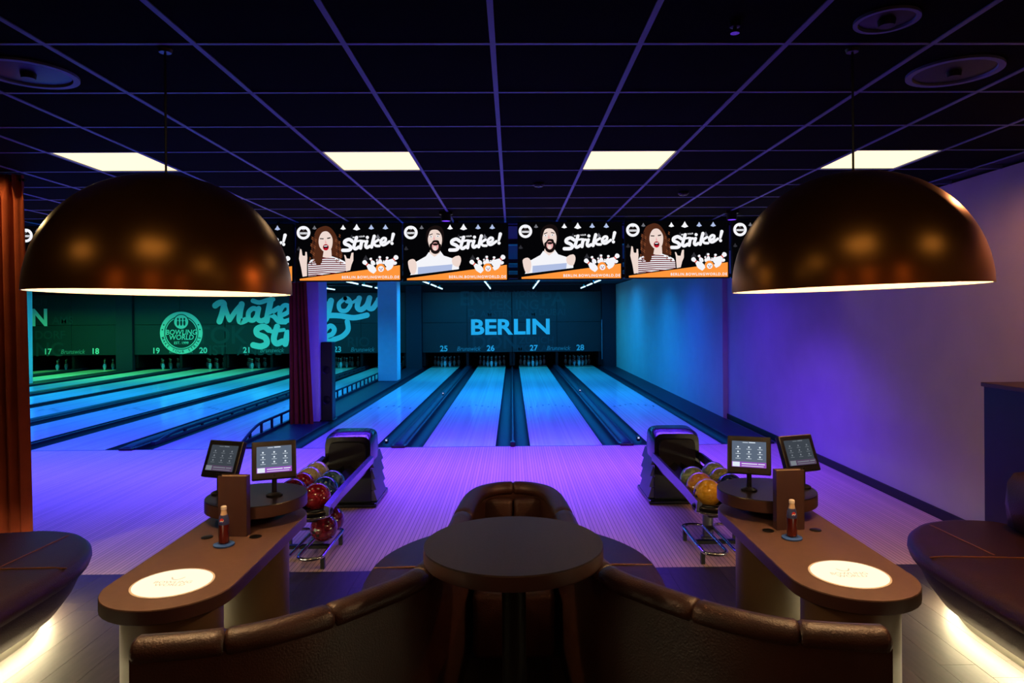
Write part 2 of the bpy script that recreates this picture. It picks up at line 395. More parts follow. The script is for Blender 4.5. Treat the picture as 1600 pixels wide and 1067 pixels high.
for pc, n0 in PAIRS:
    for s in (-1, 1):
        n = n0 + (s > 0); cx = pc+s*OFF
        t = thing('bowling_lane', 'glossy maple bowling lane number %s running to the pins' % NUM[n], 'bowling lane', (cx, 0, 0), group='bowling lanes')
        put('lane_boards', lane_me, t); put('pin_deck', deck_me, t)
        for k in range(-3, 4): put('aiming_arrow', dot_me, t, (k*.135, 14.6-abs(k)*.13, 0))
        if n >= 19 or True:
            for row in range(4):
                for q in range(row+1):
                    p = put('bowling_pin', pin_me, None, (cx+(q-row/2)*.305, 25.75+row*.264, 0))
                    tag(p, 'white red-striped bowling pin standing at the end of lane %s' % NUM[n], 'bowling pin', 'pins on lane %s' % NUM[n])
def gutter_prof(x0, x1):
    """section of a half-round gutter between x0 and x1"""
    c, r = (x0+x1)/2, (x1-x0)/2
    return [(c-r*math.cos(PI*k/8), -.085*math.sin(PI*k/8)-.004) for k in range(9)]
def divider(name, label, x0, x1, caps):
    """gutters beside lanes with capping strips between; x0, x1 are lane edges (or a wall)"""
    t = thing(name, label, 'lane divider', (0, Y_FOUL, 0), group='gutters and capping between lanes')
    Lg = Y_END - Y_FOUL
    for (a, b) in caps['gutters']:
        pr = gutter_prof(a, b); mb = MB()
        mb.loft([[(x, yy, z) for x, z in pr] for yy in (.0, Lg)], False, False, closed=False)
        mb.box(a, b, -.0, .01, -.1, -.001)
        mb.build('gutter', M_gut, t, 50)
    for (a, b, z) in caps['caps']:
        MB().box(a, b, 0, Lg, -.1, z, b=min(.012, (z+.1)/4)).build('capping', M_cap, t)
    return t
def pair_div(c, la, lb):
    """between the two lanes of one pair: two gutters and the ball-return capping with a raised rounded strip"""
    w_ = OFF-LW; g = .235
    t = divider('lane_divider', 'dark navy gutters and ball track capping between lanes %s and %s' % (NUM[la], NUM[lb]), c-w_, c+w_, {'gutters': [(c-w_, c-w_+g), (c+w_-g, c+w_)], 'caps': [(c-w_+g, c+w_-g, .03)]})
    ro = MB()
    ro.loft([[(c+.075*math.cos(PI*k/8), yy, .03+hh*math.sin(PI*k/8)) for k in range(9)] for yy, hh in ((-.02, .012), (.02, .03), (.2, .045), (Y_END-Y_FOUL, .045))], True, True)
    ro.build('track_cover', M_cap, t, 50)
    MB().box(c-.1, c+.1, -.06, .1, 0, .035, b=.012).build('end_cap', M_black, t)
    return t
def between(c, la, lb, x0, x1):
    g = .235
    t = divider('lane_divider', 'dark navy gutters and slim capping between lanes %s and %s' % (NUM[la], NUM[lb]), x0, x1, {'gutters': [(x0, x0+g), (x1-g, x1)], 'caps': [(x0+g, x1-g, .035)]})
    MB().box((x0+x1)/2-.035, (x0+x1)/2+.035, -.05, .06, 0, .07, b=.012).build('end_cap', M_black, t)
for pc, n0 in PAIRS: pair_div(pc, n0, n0+1)
def edges(pc): return pc-OFF-LW, pc+OFF+LW
for a, b, la in ((-1.655, 1.655, 26), (-8.865, -5.555, 22), (-12.175, -8.865, 20)):
    between(0, la, la+1, edges(a)[1], edges(b)[0])
def wide(a, b, la, lb, label):
    g = .235; gs = []; lo, hi = a, b
    if la: gs.append((a, a+g)); lo = a+g
    if lb: gs.append((b-g, b)); hi = b-g
    return divider('lane_divider', label, a, b, {'gutters': gs, 'caps': [(lo, hi, .03)]})
wide(edges(-5.555)[1], edges(-1.655)[0], 24, 25, 'wide dark capping carrying the blue columns between lanes twenty-four and twenty-five')
wide(edges(-16.095)[1], edges(-12.175)[0], 18, 19, 'wide dark capping carrying a column between lanes eighteen and nineteen')
wide(edges(1.655)[1], XW-.10, 28, 0, 'dark gutter and shelf between lane twenty-eight and the blue wall')
wide(-18.58, edges(-16.095)[0], 0, 17, 'dark gutter and shelf on the far side of lane seventeen')
# ball-lift ramps showing small white lights on the capping near the foul line
for x, y, who in ((-1.93, 10.5, 'lane twenty-five'), (1.93, 10.5, 'lane twenty-eight'), (-1.62, 16.0, 'lane twenty-six'), (1.62, 16.4, 'lane twenty-seven')):
    t = thing('foul_sensor', 'tiny pale sensor light on the capping beside %s' % who + (' near the foul line' if y < 12 else ' halfway down'), 'sensor', (x, y, .0765 if abs(x) < 1.76 else -.02))
    MB().box(-.02, .02, -.05, .05, -.02 if abs(x) > 1.76 else 0, .05, b=.004).build('housing', M_black, t)
    MB().box(-.014, .014, -.053, -.049, .02, .044).build('lens', glow('pale_lens', (190, 200, 255), 1.0), t)
# bumper rails
def bumper(x, y0, y1, label, h=.3, sp=.47):
    t = thing('bumper_rail', label, 'bumper rail', (x, y0, .03))
    top = [(0, 0, .02)] + [(0, .9*k/6, .02+(h-.02)*math.sin(PI/2*k/6)) for k in range(1, 7)] + [(0, y1-y0, h)]
    MB().tube(top, .022, 6).build('top_rail', M_cap, t, 70)
    MB().box(-.03, .03, -.02, y1-y0, -.0, .05, b=.008).build('foot_rail', M_cap, t)
    pme = MB().box(-.012, .012, -.03, .03, .04, 1).mesh('post', M_gut)
    k = .35
    while k < y1-y0:
        hh = h if k > .9 else .02+(h-.02)*math.sin(PI/2*k/.9)
        p = put('post', pme, t, (0, k, 0)); p.scale = (1, 1, hh); k += sp
bumper(edges(-5.555)[1]+.185, Y_FOUL+.1, 24.5, 'navy bumper rail with open slots on the column side of lane twenty-four', h=.21)
bumper(-5.555+.27, Y_FOUL+.2, 24.5, 'low navy bumper rail on the capping between lanes twenty-three and twenty-four', h=.10, sp=.62)

# ------------------------------------------------------------------ masking units over the pins
ZM0, ZM1, ZMS = .58, 2.80, 1.675
def px(x, y):            # point of the photograph measured on the plane of the masking units
    d = cam.matrix_world.to_3x3() @ Vector(((x-817)/1067, -(y-494.5)/1067, -1)); k_ = Y_MASK/d.y
    return (d.x*k_, 1.885+d.z*k_)
masks = {}
for pc, n0 in PAIRS:
    t = thing('masking_unit', 'dark teal printed masking unit above lanes %s and %s' % (NUM[n0], NUM[n0+1]), 'masking unit', (pc, Y_MASK, 0), group='masking units above the pins')
    masks[n0] = t
    for s0, s1 in ((-1.65, 0), (0, 1.65)):
        for z0, z1 in ((ZM0, ZMS-.006), (ZMS+.006, ZM1)):
            MB().box(s0+.006, s1-.006, 0, .05, z0, z1, b=.004).build('panel', M_mask, t)
    for q, sx in ((n0, -.86), (n0+1, .86)):
        f = Flat(); f.d = .002; f.text(str(q), (sx, ZM0+.135), .29, bold=.02); f.build('lane_number', M_print, t)
    f = Flat(); f.d = .002; f.text('Brunswick', (.04, ZM0+.125), .23, bold=.006, shear=.3, sx=.9); f.build('maker_lettering', mat('mid_print', (120, 135, 140), .6), t)
for k, sx in enumerate([pc+d for pc, n in PAIRS for d in (-1.60, 0, 1.60)]):
    struct('trim_pit_%d' % (k+1), MB().box(sx-.045, sx+.045, 25.3, 27.1, .08, ZM0+.05), M_dark)
struct('wall_pit', MB().box(-18.5, 3.8, 27.15, 27.25, .05, ZM0+.1), M_dwall)
def faint(n0, items):
    pc = dict((n, c) for c, n in PAIRS)[n0]
    for body, x, y, size in items:
        f = Flat(); f.d = .001; f.step = .0001
        f.text(body, (px(x, y)[0]-pc, px(x, y)[1]), size, bold=.015); f.build('faint_lettering', M_faint, masks[n0])
k = .225
Z7 = lambda x, y: (620+x*k, 430+y*k)
faint(25, [('EN', *Z7(525, 165), .75), ('NEW', *Z7(700, 132), .33), ('PEK', *Z7(720, 208), .5), ('AMSTER', *Z7(690, 270), .32), ('D', *Z7(520, 265), .4), ('DON', *Z7(680, 470), .72)])
faint(27, [('YORK', *Z7(893, 132), .33), ('ING', *Z7(905, 208), .5), ('DAM', *Z7(905, 268), .32), ('PA', *Z7(1085, 168), .75), ('DUBAI', *Z7(1080, 258), .34), ('ZÜRICH', *Z7(970, 453), .36), ('MOSKAU', *Z7(960, 508), .33)])
faint(17, [('CH', 63, 472, .35), ('AMS', 98, 501, .4), ('DORF', 78, 524, .42), ('ING', 74, 547, .7)])
faint(19, [('TOK', 345, 525, .9), ('IST', 340, 548, .5)])
faint(21, [('ANBUL', 405, 548, .5)])
faint(23, [('RIO', 560, 535, .5)])
# the big bright words
def words(n0, name, fn, label=None):
    pc = dict((n, c) for c, n in PAIRS)[n0]
    f = Flat(lambda x, y: (px(x, y)[0]-pc, px(x, y)[1])); f.d = .004; f.step = .0002
    fn(f, pc); o = f.build(name, M_print, masks[n0])
    if label: o['label'] = label
def fitted(body, x0, x1, y0, y1, bold=.03):
    """lettering stretched to span the given rectangle of the print"""
    def fn(f, pc):
        me = text_mesh(body, 1, bold); xs = [v.co.x for v in me.vertices]; ys = [v.co.y for v in me.vertices]
        (a, zt), (b, zb) = px(x0, y0), px(x1, y1); a -= pc; b -= pc
        f.d += f.step
        f.add([(a+(v.co.x-min(xs))/(max(xs)-min(xs))*(b-a), -f.d, zb+(v.co.y-min(ys))/(max(ys)-min(ys))*(zt-zb)) for v in me.vertices], [tuple(p.vertices) for p in me.polygons])
    return fn
words(25, 'headline_lettering', fitted('BER', 736, 802, 498.8, 522.8)); words(27, 'headline_lettering', fitted('LIN', 803, 859, 498.2, 522.2))
words(17, 'headline_lettering', fitted('N', 50, 74, 482.5, 509.5))
Z3 = lambda pts: [(240+x/4.444, 450+y/4.444) for x, y in pts]
def make_strokes(lo, hi, which):
    W = 42
    ST = [([(428, 122), (455, 104), (488, 108), (478, 170), (458, 232)], W), ([(488, 108), (505, 165), (528, 222)], W*.8), ([(528, 222), (570, 160), (612, 112)], W*.8), ([(612, 112), (600, 170), (600, 232), (640, 222)], W),
          ([(722, 150), (690, 142), (660, 170), (662, 215), (695, 222), (722, 185)], W*.8), ([(730, 142), (720, 205), (745, 228), (780, 215)], W*.85),
          ([(690, 88), (735, 100), (790, 84), (830, 78)], W*.75), ([(815, 80), (800, 150), (785, 228)], W), ([(868, 138), (812, 178), (840, 200), (870, 232), (915, 236)], W*.8),
          ([(890, 190), (935, 165), (935, 125), (900, 125), (875, 180), (900, 230), (960, 215)], W*.75),
          ([(1120, 95), (1120, 150), (1160, 165), (1210, 110)], W*.85), ([(1232, 88), (1215, 160), (1190, 222), (1150, 232)], W), ([(1150, 232), (1200, 195), (1290, 192), (1390, 206), (1482, 188)], W*.9),
          ([(1330, 72), (1288, 108), (1296, 152), (1338, 156), (1368, 112), (1352, 76), (1330, 72)], W*.7), ([(1340, 95), (1380, 100), (1420, 75)], W*.5),
          ([(1428, 70), (1415, 130), (1440, 150), (1480, 120), (1500, 68)], W*.9), ([(1500, 68), (1490, 130), (1520, 142), (1555, 95)], W*.85), ([(1560, 80), (1580, 66), (1600, 75)], W*.8),
          ([(800, 290), (765, 268), (718, 285), (722, 320), (775, 345), (785, 385), (745, 405), (692, 396)], W), ([(858, 268), (835, 350), (855, 385), (895, 370)], W), ([(815, 302), (905, 290)], W*.6),
          ([(930, 310), (915, 388)], W), ([(925, 335), (960, 308), (985, 318)], W*.7), ([(1010, 312), (1000, 375), (1035, 378)], W*.9), ([(1020, 272), (1022, 274)], W),
          ([(1090, 258), (1065, 390)], W), ([(1130, 310), (1085, 342), (1125, 388)], W*.8),
          ([(1195, 335), (1240, 320), (1255, 285), (1228, 262), (1195, 290), (1185, 340), (1215, 368), (1270, 352)], W*.8), ([(1250, 358), (1310, 335), (1350, 290), (1345, 232)], W*.85)]
    def fn(f, pc):
        for pts, wd in ST:
            xm = sum(p[0] for p in pts)/len(pts)
            if lo <= xm < hi and (pts[0][1]+pts[-1][1] > 480) == which: f.stroke(Z3(pts), wd/4.444)
    return fn
words(21, 'script_lettering', make_strokes(0, 1080, False)); words(21, 'script_lettering', make_strokes(0, 1080, True)); words(23, 'script_lettering', make_strokes(1080, 2000, False)); words(23, 'script_lettering', make_strokes(1080, 2000, True))
def badge(f, c, R, ring, ink, txt=True):
    """round club badge: ring, dark inner disc, pin ball on top, two lines of lettering"""
    f.disc(c, R, mi=ring, n=48); f.disc(c, R*.80, mi=ink, n=48); f.disc(c, R*.76, mi=ring, n=48); f.disc(c, R*.72, mi=ink, n=48)
    t0 = (c[0], c[1]+R*.52)
    f.disc(t0, R*.37, mi=ink); f.disc(t0, R*.33, mi=ring)
    for dx in (-.15, 0, .15):
        f.disc((t0[0]+dx*R, t0[1]-.06*R), R*.055, R*.13, ink, 12); f.disc((t0[0]+dx*R, t0[1]+.13*R), R*.045, R*.06, ink, 12)
    f.text('BOWLING', (c[0], c[1]+R*.02), R*.33, ring, .012, .12, sx=.95); f.text('WORLD', (c[0], c[1]-R*.22), R*.33, ring, .012, .12, sx=.95)
    if txt:
        f.text('EST. 1999', (c[0], c[1]-R*.48), R*.17, ring, .01)
        for i, ch in enumerate('MAKE YOUR STRIKE'):
            a = math.radians(196 + 148*i/15)
            f.text(ch, (c[0]+R*.895*math.cos(a), c[1]+R*.895*math.sin(a)), R*.17, ink, .02, ang=a+PI/2)
        for a in (170, 155, 10, 25): f.disc((c[0]+R*.895*math.cos(math.radians(a)), c[1]+R*.895*math.sin(math.radians(a))), R*.035, mi=ink, n=8)
f = Flat(); f.d = .004; f.step = .0003
bc = px(283.3, 520); badge(f, (bc[0]+12.175, bc[1]), .775, 0, 1)
f.build('badge', [M_print, M_mask], masks[19])
# dark piers between the masking units
for x0, x1, n in ((-3.9, -3.31, 1), (-14.44, -13.83, 2), (3.31, 3.84, 3)):
    struct('trim_%d' % n, MB().box(x0+.01, x1-.01, 25.1, 25.3, .03, ZC), mat('navy_paint', (18, 20, 40), .7))
struct('wall_above_masking', MB().box(-18.6, 3.84, 25.26, 25.4, ZM1+.005, ZC+.02), M_dwall)
t = thing('door_edge_strip', 'thin pale metal strip at the edge of the masking beside the blue wall', 'metal strip', (3.30, 25.05, 0))
MB().box(-.012, .012, -.012, .012, .03, 1.75).build('strip', M_chrome, t); MB().box(-.03, .03, -.02, .02, .03, .3).build('foot', M_dark, t)
# white light tubes on the far ceiling
M_tube = glow('cool_tube', (185, 230, 255), 2.2)
ti = 0
for x, n in ((-2.53, 25), (-.78, 26), (.78, 27), (2.53, 28), (-6.43, 23), (-4.68, 24)):
    for k, y in enumerate((20.15, 22.2, 24.2)):
        t = thing('ceiling_tube', 'long white light tube hanging over lane %s, %s from the pins' % (NUM[n], ['third', 'second', 'first'][k]), 'light tube', (x, y, 2.93), group='white tubes near the pins')
        MB().box(-.04, .04, -.72, .72, -.0, .04).build('housing', M_dark, t)
        for dy in (-.6, .6): MB().box(-.008, .008, dy-.008, dy+.008, .04, ZC-2.93+.03).build('hanger', M_dark, t)
        MB().tube([(0, -.7, -.02), (0, .7, -.02)], .022, 8).build('tube', M_tube, t)

# ------------------------------------------------------------------ columns, middle curtain, loudspeaker
struct('column_1', MB().box(-3.92, -3.45, 12.25, 12.8, .03, ZC+.03, b=.01), M_col)
struct('column_2', MB().box(-3.92, -3.36, 20.0, 20.6, .03, ZC+.03, b=.01), M_col)
struct('column_3', MB().box(-14.46, -14.02, 19.9, 20.2, .03, ZC+.03, b=.01), M_col)
def curtain(name, label, top, bot, z0, z1, folds, depth, loc_y, ruffle=.0):
    t = thing(name, label, 'curtain', (0, loc_y, z0))
    n = folds*10; rings = []
    for k, (zz) in enumerate([0, .04, .25, .5, .75, .93, .97, 1.0]):
        l = bot[0]+(top[0]-bot[0])*zz; r = bot[1]+(top[1]-bot[1])*zz; ring = []
        for i in range(n+1):
            u = i/n; a = 2*PI*folds*u
            dp = depth*(1-.35*zz)*(math.sin(a)+.35*math.sin(2.3*a+1.3)+.2*math.sin(.5*a+zz*2))
            if zz >= .97: dp += ruffle*math.sin(a*2.7)
            ring.append((l+(r-l)*u+.012*math.cos(a), dp, (z1-z0)*zz))
        rings.append(ring + [(x, y+.006, z) for x, y, z in reversed(ring)])
    MB().loft(rings).build('cloth', M_curt, t, 80)
    MB().tube([(top[0]-.03, 0, z1-z0-.04), (top[1]+.03, 0, z1-z0-.04)], .012).build('rod', M_dark, t)
curtain('curtain', 'dark red pleated curtain hanging in front of the blue column mid hall', (-3.91, -3.62), (-3.92, -3.49), .035, 3.03, 5, .05, 12.0)
curtain('curtain', 'tall red pleated curtain with orange-lit ruffled top by the bench', (-4.62, -3.87), (-4.62, -3.80), .002, 3.03, 8, .055, 5.46, .03)
t = thing('speaker_tower', 'tall slim black loudspeaker standing against the blue column', 'loudspeaker', (-3.34, 12.45, .03))
MB().box(-.1, .1, -.12, .12, 0, 1.42, b=.012).build('cabinet', M_black, t)
for z in (.38, .92):
    o = MB().lathe([(.001, .012), (.03, .008), (.062, .002), (.075, .01), (.075, 0)], seg=24, cap0=False, cap1=False).build('driver', M_dark, t)
    o.location = (0, -.121, z); o.rotation_euler = (PI/2, 0, 0)
MB().box(-.13, .13, -.15, .15, -.0, .02, b=.005).build('base', M_dark, t)

# ------------------------------------------------------------------ television row
TW, TH = 1.262, .70
GL = lambda n, c, s=1: glow('screen_'+n, c, s)
SM = [GL('black', (4, 4, 6)), GL('white', (250, 250, 255), .95), GL('orange', (255, 150, 60)), GL('hair', (78, 40, 24)), GL('skin', (250, 226, 216), .9), GL('maroon', (110, 22, 34)), GL('lips', (190, 20, 40)),
      GL('grey', (112, 112, 120)), GL('dark', (24, 16, 16)), GL('blueshade', (176, 190, 226)), GL('tongue', (235, 170, 170)), GL('red', (215, 60, 40)), GL('dim', (46, 46, 52)), GL('curl', (128, 72, 44))]
BLK, WHT, ORG, HAIR, SKIN, MAR, LIP, GRY, DRK, BLU, TNG, RED, DIM, CUR = range(14)
def pin2(f, base, head, wd):
    b, h = Vector(base), Vector(head); ax = h-b; n = Vector((-ax.y, ax.x)).normalized()
    pr = [(0, .30), (.06, .40), (.3, .5), (.45, .42), (.62, .22), (.72, .2), (.82, .3), (.93, .3), (1, .12)]
    pts = [b+ax*t_+n*wd*r for t_, r in pr]+[b+ax*t_-n*wd*r for t_, r in reversed(pr)]
    f.poly([tuple(p) for p in pts], WHT, 2)
    q = [b+ax*t_+n*wd*s*.22 for t_, s in ((.64, 1), (.71, 1), (.71, -1), (.64, -1))]; f.poly([tuple(p) for p in q], RED)
def common(fx):
    bg = Flat(fx)
    for i, (x, y, r) in enumerate(((715, 115, 40), (910, 115, 52), (1120, 112, 40), (1325, 112, 40), (305, 115, 32), (1215, 250, 34), (1040, 560, 44), (1230, 560, 44), (840, 255, 36), (80, 420, 34))):
        bg.poly([(x, y-r), (x+r*.5, y-r*.1), (x+r, y+r*.5), (x, y+r*.85), (x-r, y+r*.5), (x-r*.5, y-r*.1)], GRY if i > 3 and i < 6 else (WHT if i < 2 else (BLU if i < 4 else DIM)))
    bg.poly([(90, 858), (1532, 668), (1532, 882), (90, 884)], ORG)
    let = Flat(fx); let.d = .012
    adr = Flat(fx); adr.d = .012; c = fx(1108, 842); adr.text('BERLIN.BOWLINGWORLD.DE', c, .044, WHT, .02, spacing=1.25, sx=.98)
    c = fx(942, 254); let.text('MAKE YOUR', c, .026, WHT, .02, ang=.1)
    for pts, wd in (([(845, 312), (800, 290), (745, 315), (745, 352), (800, 378), (830, 412), (800, 445), (712, 448)], 50), ([(912, 262), (885, 345), (872, 405), (895, 428), (945, 400)], 46), ([(850, 330), (965, 308)], 30),
                    ([(985, 318), (968, 418)], 46), ([(975, 358), (1010, 318), (1040, 325)], 34), ([(1062, 318), (1042, 385), (1060, 412), (1100, 390)], 44), ([(1068, 262), (1069, 263)], 46), ([(1168, 245), (1145, 330), (1128, 405)], 46),
                    ([(1228, 300), (1165, 345), (1190, 385), (1240, 388)], 38), ([(1265, 345), (1320, 325), (1332, 285), (1300, 275), (1262, 315), (1268, 362), (1310, 375), (1385, 325)], 38), ([(1442, 220), (1420, 310)], 50), ([(1422, 352), (1423, 353)], 46)):
        let.stroke(pts, wd, WHT, w1=wd if wd != 50 or len(pts) > 2 else 34)
    pins = Flat(fx); pins.d = .012
    for b, h, wd in (((1160, 665), (1105, 560), 62), ((1215, 660), (1200, 580), 44), ((1250, 655), (1243, 535), 60), ((1295, 650), (1300, 600), 40), ((1335, 660), (1352, 545), 62), ((1340, 730), (1485, 625), 70), ((1340, 690), (1500, 535), 110), ((1180, 765), (1005, 605), 100)): pin2(pins, b, h, wd)
    pins.disc((1255, 712), 66, mi=ORG); pins.disc((1262, 722), 42, mi=WHT); pins.poly([(1236, 706), (1262, 722), (1288, 704), (1284, 722), (1240, 722)], DRK); pins.poly([(1240, 732), (1286, 732), (1262, 750)], RED)
    lg = Flat(fx); lg.d = .012
    lg.disc((150, 190), 98, mi=WHT, n=36); lg.disc((150, 190), 60, mi=DRK, n=30); lg.poly([(88, 184), (212, 184), (212, 212), (88, 212)], WHT); lg.poly([(118, 125), (182, 125), (150, 162)], WHT); lg.disc((150, 148), 10, mi=DRK, n=10)
    lg.text('BOWLING', fx(150, 199), .022, DRK, .01)
    return bg, let, adr, pins, lg
def woman(fx):
    f = Flat(fx); f.d = .012
    f.poly([(430, 98), (350, 135), (310, 205), (285, 285), (262, 380), (268, 480), (288, 590), (335, 655), (400, 650), (440, 560), (560, 520), (650, 570), (705, 550), (695, 440), (655, 320), (605, 205), (545, 125), (485, 95)], HAIR, 3)
    f.poly([(425, 560), (560, 535), (665, 572), (742, 612), (762, 655), (768, 752), (215, 826), (212, 650), (250, 585), (330, 565)], WHT)
    for i in range(9):
        y = 560+i*30; l = 218 if y > 610 else 330-(y-560)*1.9; r = 765 if y > 640 else 600+(y-560)*2
        if y > 745: r = 765-(y-745)*6
        f.poly([(l, y+8), ((l+r)/2, y-6), (r, y+2), (r, y+16), ((l+r)/2, y+9), (l, y+24)], MAR)
    f.poly([(300, 560), (285, 470), (300, 380), (330, 300), (380, 260), (372, 380), (400, 470), (420, 580), (395, 648), (335, 652)], HAIR, 3)
    for q in range(26):
        side = q % 2; xx = (300 if side == 0 else 640)+30*math.sin(q*2.1)-(12*(q//8) if side == 0 else -8*(q//8)); yy = 220+ (q//2)*33
        f.stroke([(xx, yy), (xx+16, yy+12), (xx-4, yy+26), (xx+14, yy+40)], 9, CUR if q % 3 else DRK, 3)
    f.poly([(452, 460), (560, 440), (566, 545), (500, 562), (436, 548)], SKIN)
    f.poly([(440, 185), (398, 240), (380, 320), (392, 395), (430, 450), (475, 478), (525, 468), (568, 410), (580, 300), (555, 230), (505, 180)], SKIN, 3)
    f.poly([(395, 275), (455, 278), (450, 292), (402, 290)], DRK); f.poly([(500, 272), (552, 262), (548, 280), (505, 288)], DRK)
    f.poly([(478, 300), (496, 350), (470, 352)], TNG)
    f.disc((483, 408), 42, 46, LIP, 20); f.disc((483, 404), 33, 30, DRK, 18); f.poly([(458, 385), (508, 382), (502, 396), (462, 398)], WHT); f.disc((486, 432), 22, 16, LIP, 14)
    for pts in ([(118, 430), (138, 440), (150, 522), (172, 532), (190, 525), (192, 472), (214, 475), (220, 560), (214, 640), (214, 822), (152, 832), (130, 700), (100, 570), (108, 500)], [(745, 520), (764, 524), (784, 572), (828, 576), (850, 492), (878, 486), (876, 600), (850, 662), (830, 742), (772, 755), (764, 650), (760, 590)]):
        f.poly(pts, SKIN)
    return f
def man(fx0):
    fx = lambda x, y: fx0(53+(x-27)*1485/1440, 71+(y-60)*818/825)
    f = Flat(fx); f.d = .012
    f.poly([(345, 340), (332, 210), (368, 125), (450, 80), (540, 98), (582, 180), (580, 300), (560, 335), (400, 350)], DRK, 3)
    f.poly([(370, 470), (440, 520), (530, 450), (580, 522), (700, 562), (720, 600), (792, 640), (790, 722), (110, 806), (190, 610), (330, 530)], WHT)
    f.poly([(220, 690), (700, 650), (690, 735), (215, 795)], BLU)
    f.poly([(90, 590), (150, 568), (192, 610), (200, 700), (170, 792), (112, 770), (80, 640)], SKIN, 2); f.poly([(700, 560), (790, 522), (822, 570), (812, 640), (780, 690), (705, 655)], SKIN, 2)
    f.poly([(390, 440), (520, 440), (530, 480), (450, 540), (380, 480)], SKIN)
    f.poly([(405, 150), (372, 220), (360, 300), (385, 400), (420, 465), (470, 488), (520, 458), (545, 380), (558, 280), (540, 200), (490, 145)], SKIN, 3)
    f.poly([(382, 370), (410, 335), (440, 298), (505, 300), (525, 345), (545, 370), (525, 462), (470, 498), (408, 470)], DRK, 3)
    f.disc((462, 388), 46, 62, TNG, 22); f.disc((464, 356), 40, 18, DRK, 16); f.disc((458, 415), 26, 32, SKIN, 16)
    f.disc((404, 245), 22, 14, WHT, 14); f.disc((404, 245), 8, mi=DRK, n=8); f.disc((500, 238), 22, 14, WHT, 14); f.disc((500, 238), 8, mi=DRK, n=8)
    f.poly([(378, 215), (430, 196), (428, 208), (382, 228)], DRK); f.poly([(478, 194), (530, 205), (528, 218), (480, 206)], DRK)
    f.poly([(448, 230), (462, 290), (434, 290)], TNG)
    return f
fx = lambda x, y: ((x-53)/1485*TW*.975-TW*.4875, (889-y)/818*TH*.96+TH*.015)
bg, let, adr, pins_, lg = common(fx)
P_ME = {'address': adr.mesh('address_print', SM), 'backdrop': bg.mesh('backdrop_print', SM), 'slogan': let.mesh('slogan', SM), 'pins': pins_.mesh('pin_print', SM), 'badge': lg.mesh('badge_print', SM), 'woman': woman(fx).mesh('printed_figure', SM), 'man': man(fx).mesh('printed_figure', SM)}
case_me = MB().box(-TW/2, TW/2, .012, .06, 0, TH, b=.006).mesh('casing', M_black)
frame = MB()
for a in ((-TW/2, TW/2, 0, .009), (-TW/2, TW/2, TH-.009, TH), (-TW/2, -TW/2+.012, .009, TH-.009), (TW/2-.012, TW/2, .009, TH-.009)): frame.box(a[0], a[1], -.004, .012, a[2], a[3])
frame_me = frame.mesh('bezel', M_black)
scr_me = MB().box(-TW/2+.012, TW/2-.012, .004, .012, .009, TH-.009).mesh('screen', SM[BLK])
brk_me = MB().box(-.2, .2, .06, .1, .1, TH-.1).box(-.03, .03, .07, .13, TH-.3, TH+.04).mesh('bracket', M_dark)
for i, (xc, zz, who, lab) in enumerate(((-1.945, 2.317, 'woman', 'television showing a woman in striped shirt, nearest the red mid-hall curtain'), (-.668, 2.314, 'man', 'television showing a shouting man, above lanes twenty-five and twenty-six'),
        (.703, 2.322, 'man', 'television showing a shouting man, above lanes twenty-seven and twenty-eight'), (1.995, 2.331, 'woman', 'television showing a woman in striped shirt, nearest the blue wall'),
        (3.29, 2.331, 'man', 'television mostly hidden behind the bronze lamp by the white wall'), (-3.23, 2.312, 'man', 'television half hidden behind the curtain-side bronze lamp'), (-5.22, 2.30, 'woman', 'television of which only the badge shows beside the tall red curtain'))):
    t = thing('television', lab, 'television', (xc, 8.2, zz), group='televisions hung in a row above the approach')
    put('casing', case_me, t); put('bezel', frame_me, t); put('bracket', brk_me, t); s = put('screen', scr_me, t)
    put('backdrop_print', P_ME['backdrop'], s); put('slogan', P_ME['slogan'], s); put('address_print', P_ME['address'], s); put('pin_print', P_ME['pins'], s); put('badge_print', P_ME['badge'], s); put('printed_figure', P_ME[who], s)

# ------------------------------------------------------------------ pendant lamps
def pendant(x, y, zr, tilt, label):
    t = thing('pendant_lamp', label, 'pendant lamp', (x, y, zr), group='bronze dome pendants over the desks')
    R_, H_ = .510, .50; n = 18
    tl = bpy.data.objects.new('shade', None)
    out = [(R_*math.cos(PI/2*k/n)**.92 if k < n else .012, H_*math.sin(PI/2*k/n)) for k in range(n+1)]
    inn = [(max(.012, r-.006), max(.001, z-.006)) for r, z in out]
    bpy.data.objects.remove(tl)
    o = MB().lathe([(R_-.006, .0)]+out, seg=72, cap0=False).build('shade', M_bronze, t, 60)
    i_ = MB().lathe(inn, seg=72, cap0=False, cap1=True).build('shade_lining', M_white, o, 60)
    o.rotation_euler = (0, tilt, 0)
    MB().lathe([(.016, H_-.01), (.016, H_+.008), (.008, H_+.014)], seg=20).build('cap', M_bronze, t)
    MB().tube([(0, 0, H_+.005), (0, 0, ZC-zr-.02)], .005, 8).build('cord', M_black, t)
    MB().lathe([(.025, ZC-zr-.02), (.03, ZC-zr-.006)], seg=20).build('canopy', M_black, t)
    MB().lathe([(.02, H_-.02), (.02, .33)], seg=14).build('socket', M_white, t)
    MB().ball((0, 0, .28), .05).build('bulb', glow('warm_bulb', (255, 214, 160), 6), t)
    l = bpy.data.lights.new('lamp_light', 'POINT'); l.energy = PENDANT; l.color = (1, .62, .30); l.shadow_soft_size = .06
    lo = bpy.data.objects.new('lamp_light', l); C.objects.link(lo); lo.parent = t; lo.location = (0, 0, .20)
pendant(-1.478, 2.95, 1.995, math.radians(.8), 'large bronze dome pendant lamp hanging near the red curtain')
pendant(1.49, 2.95, 1.998, math.radians(-1.5), 'large bronze dome pendant lamp hanging near the white wall')

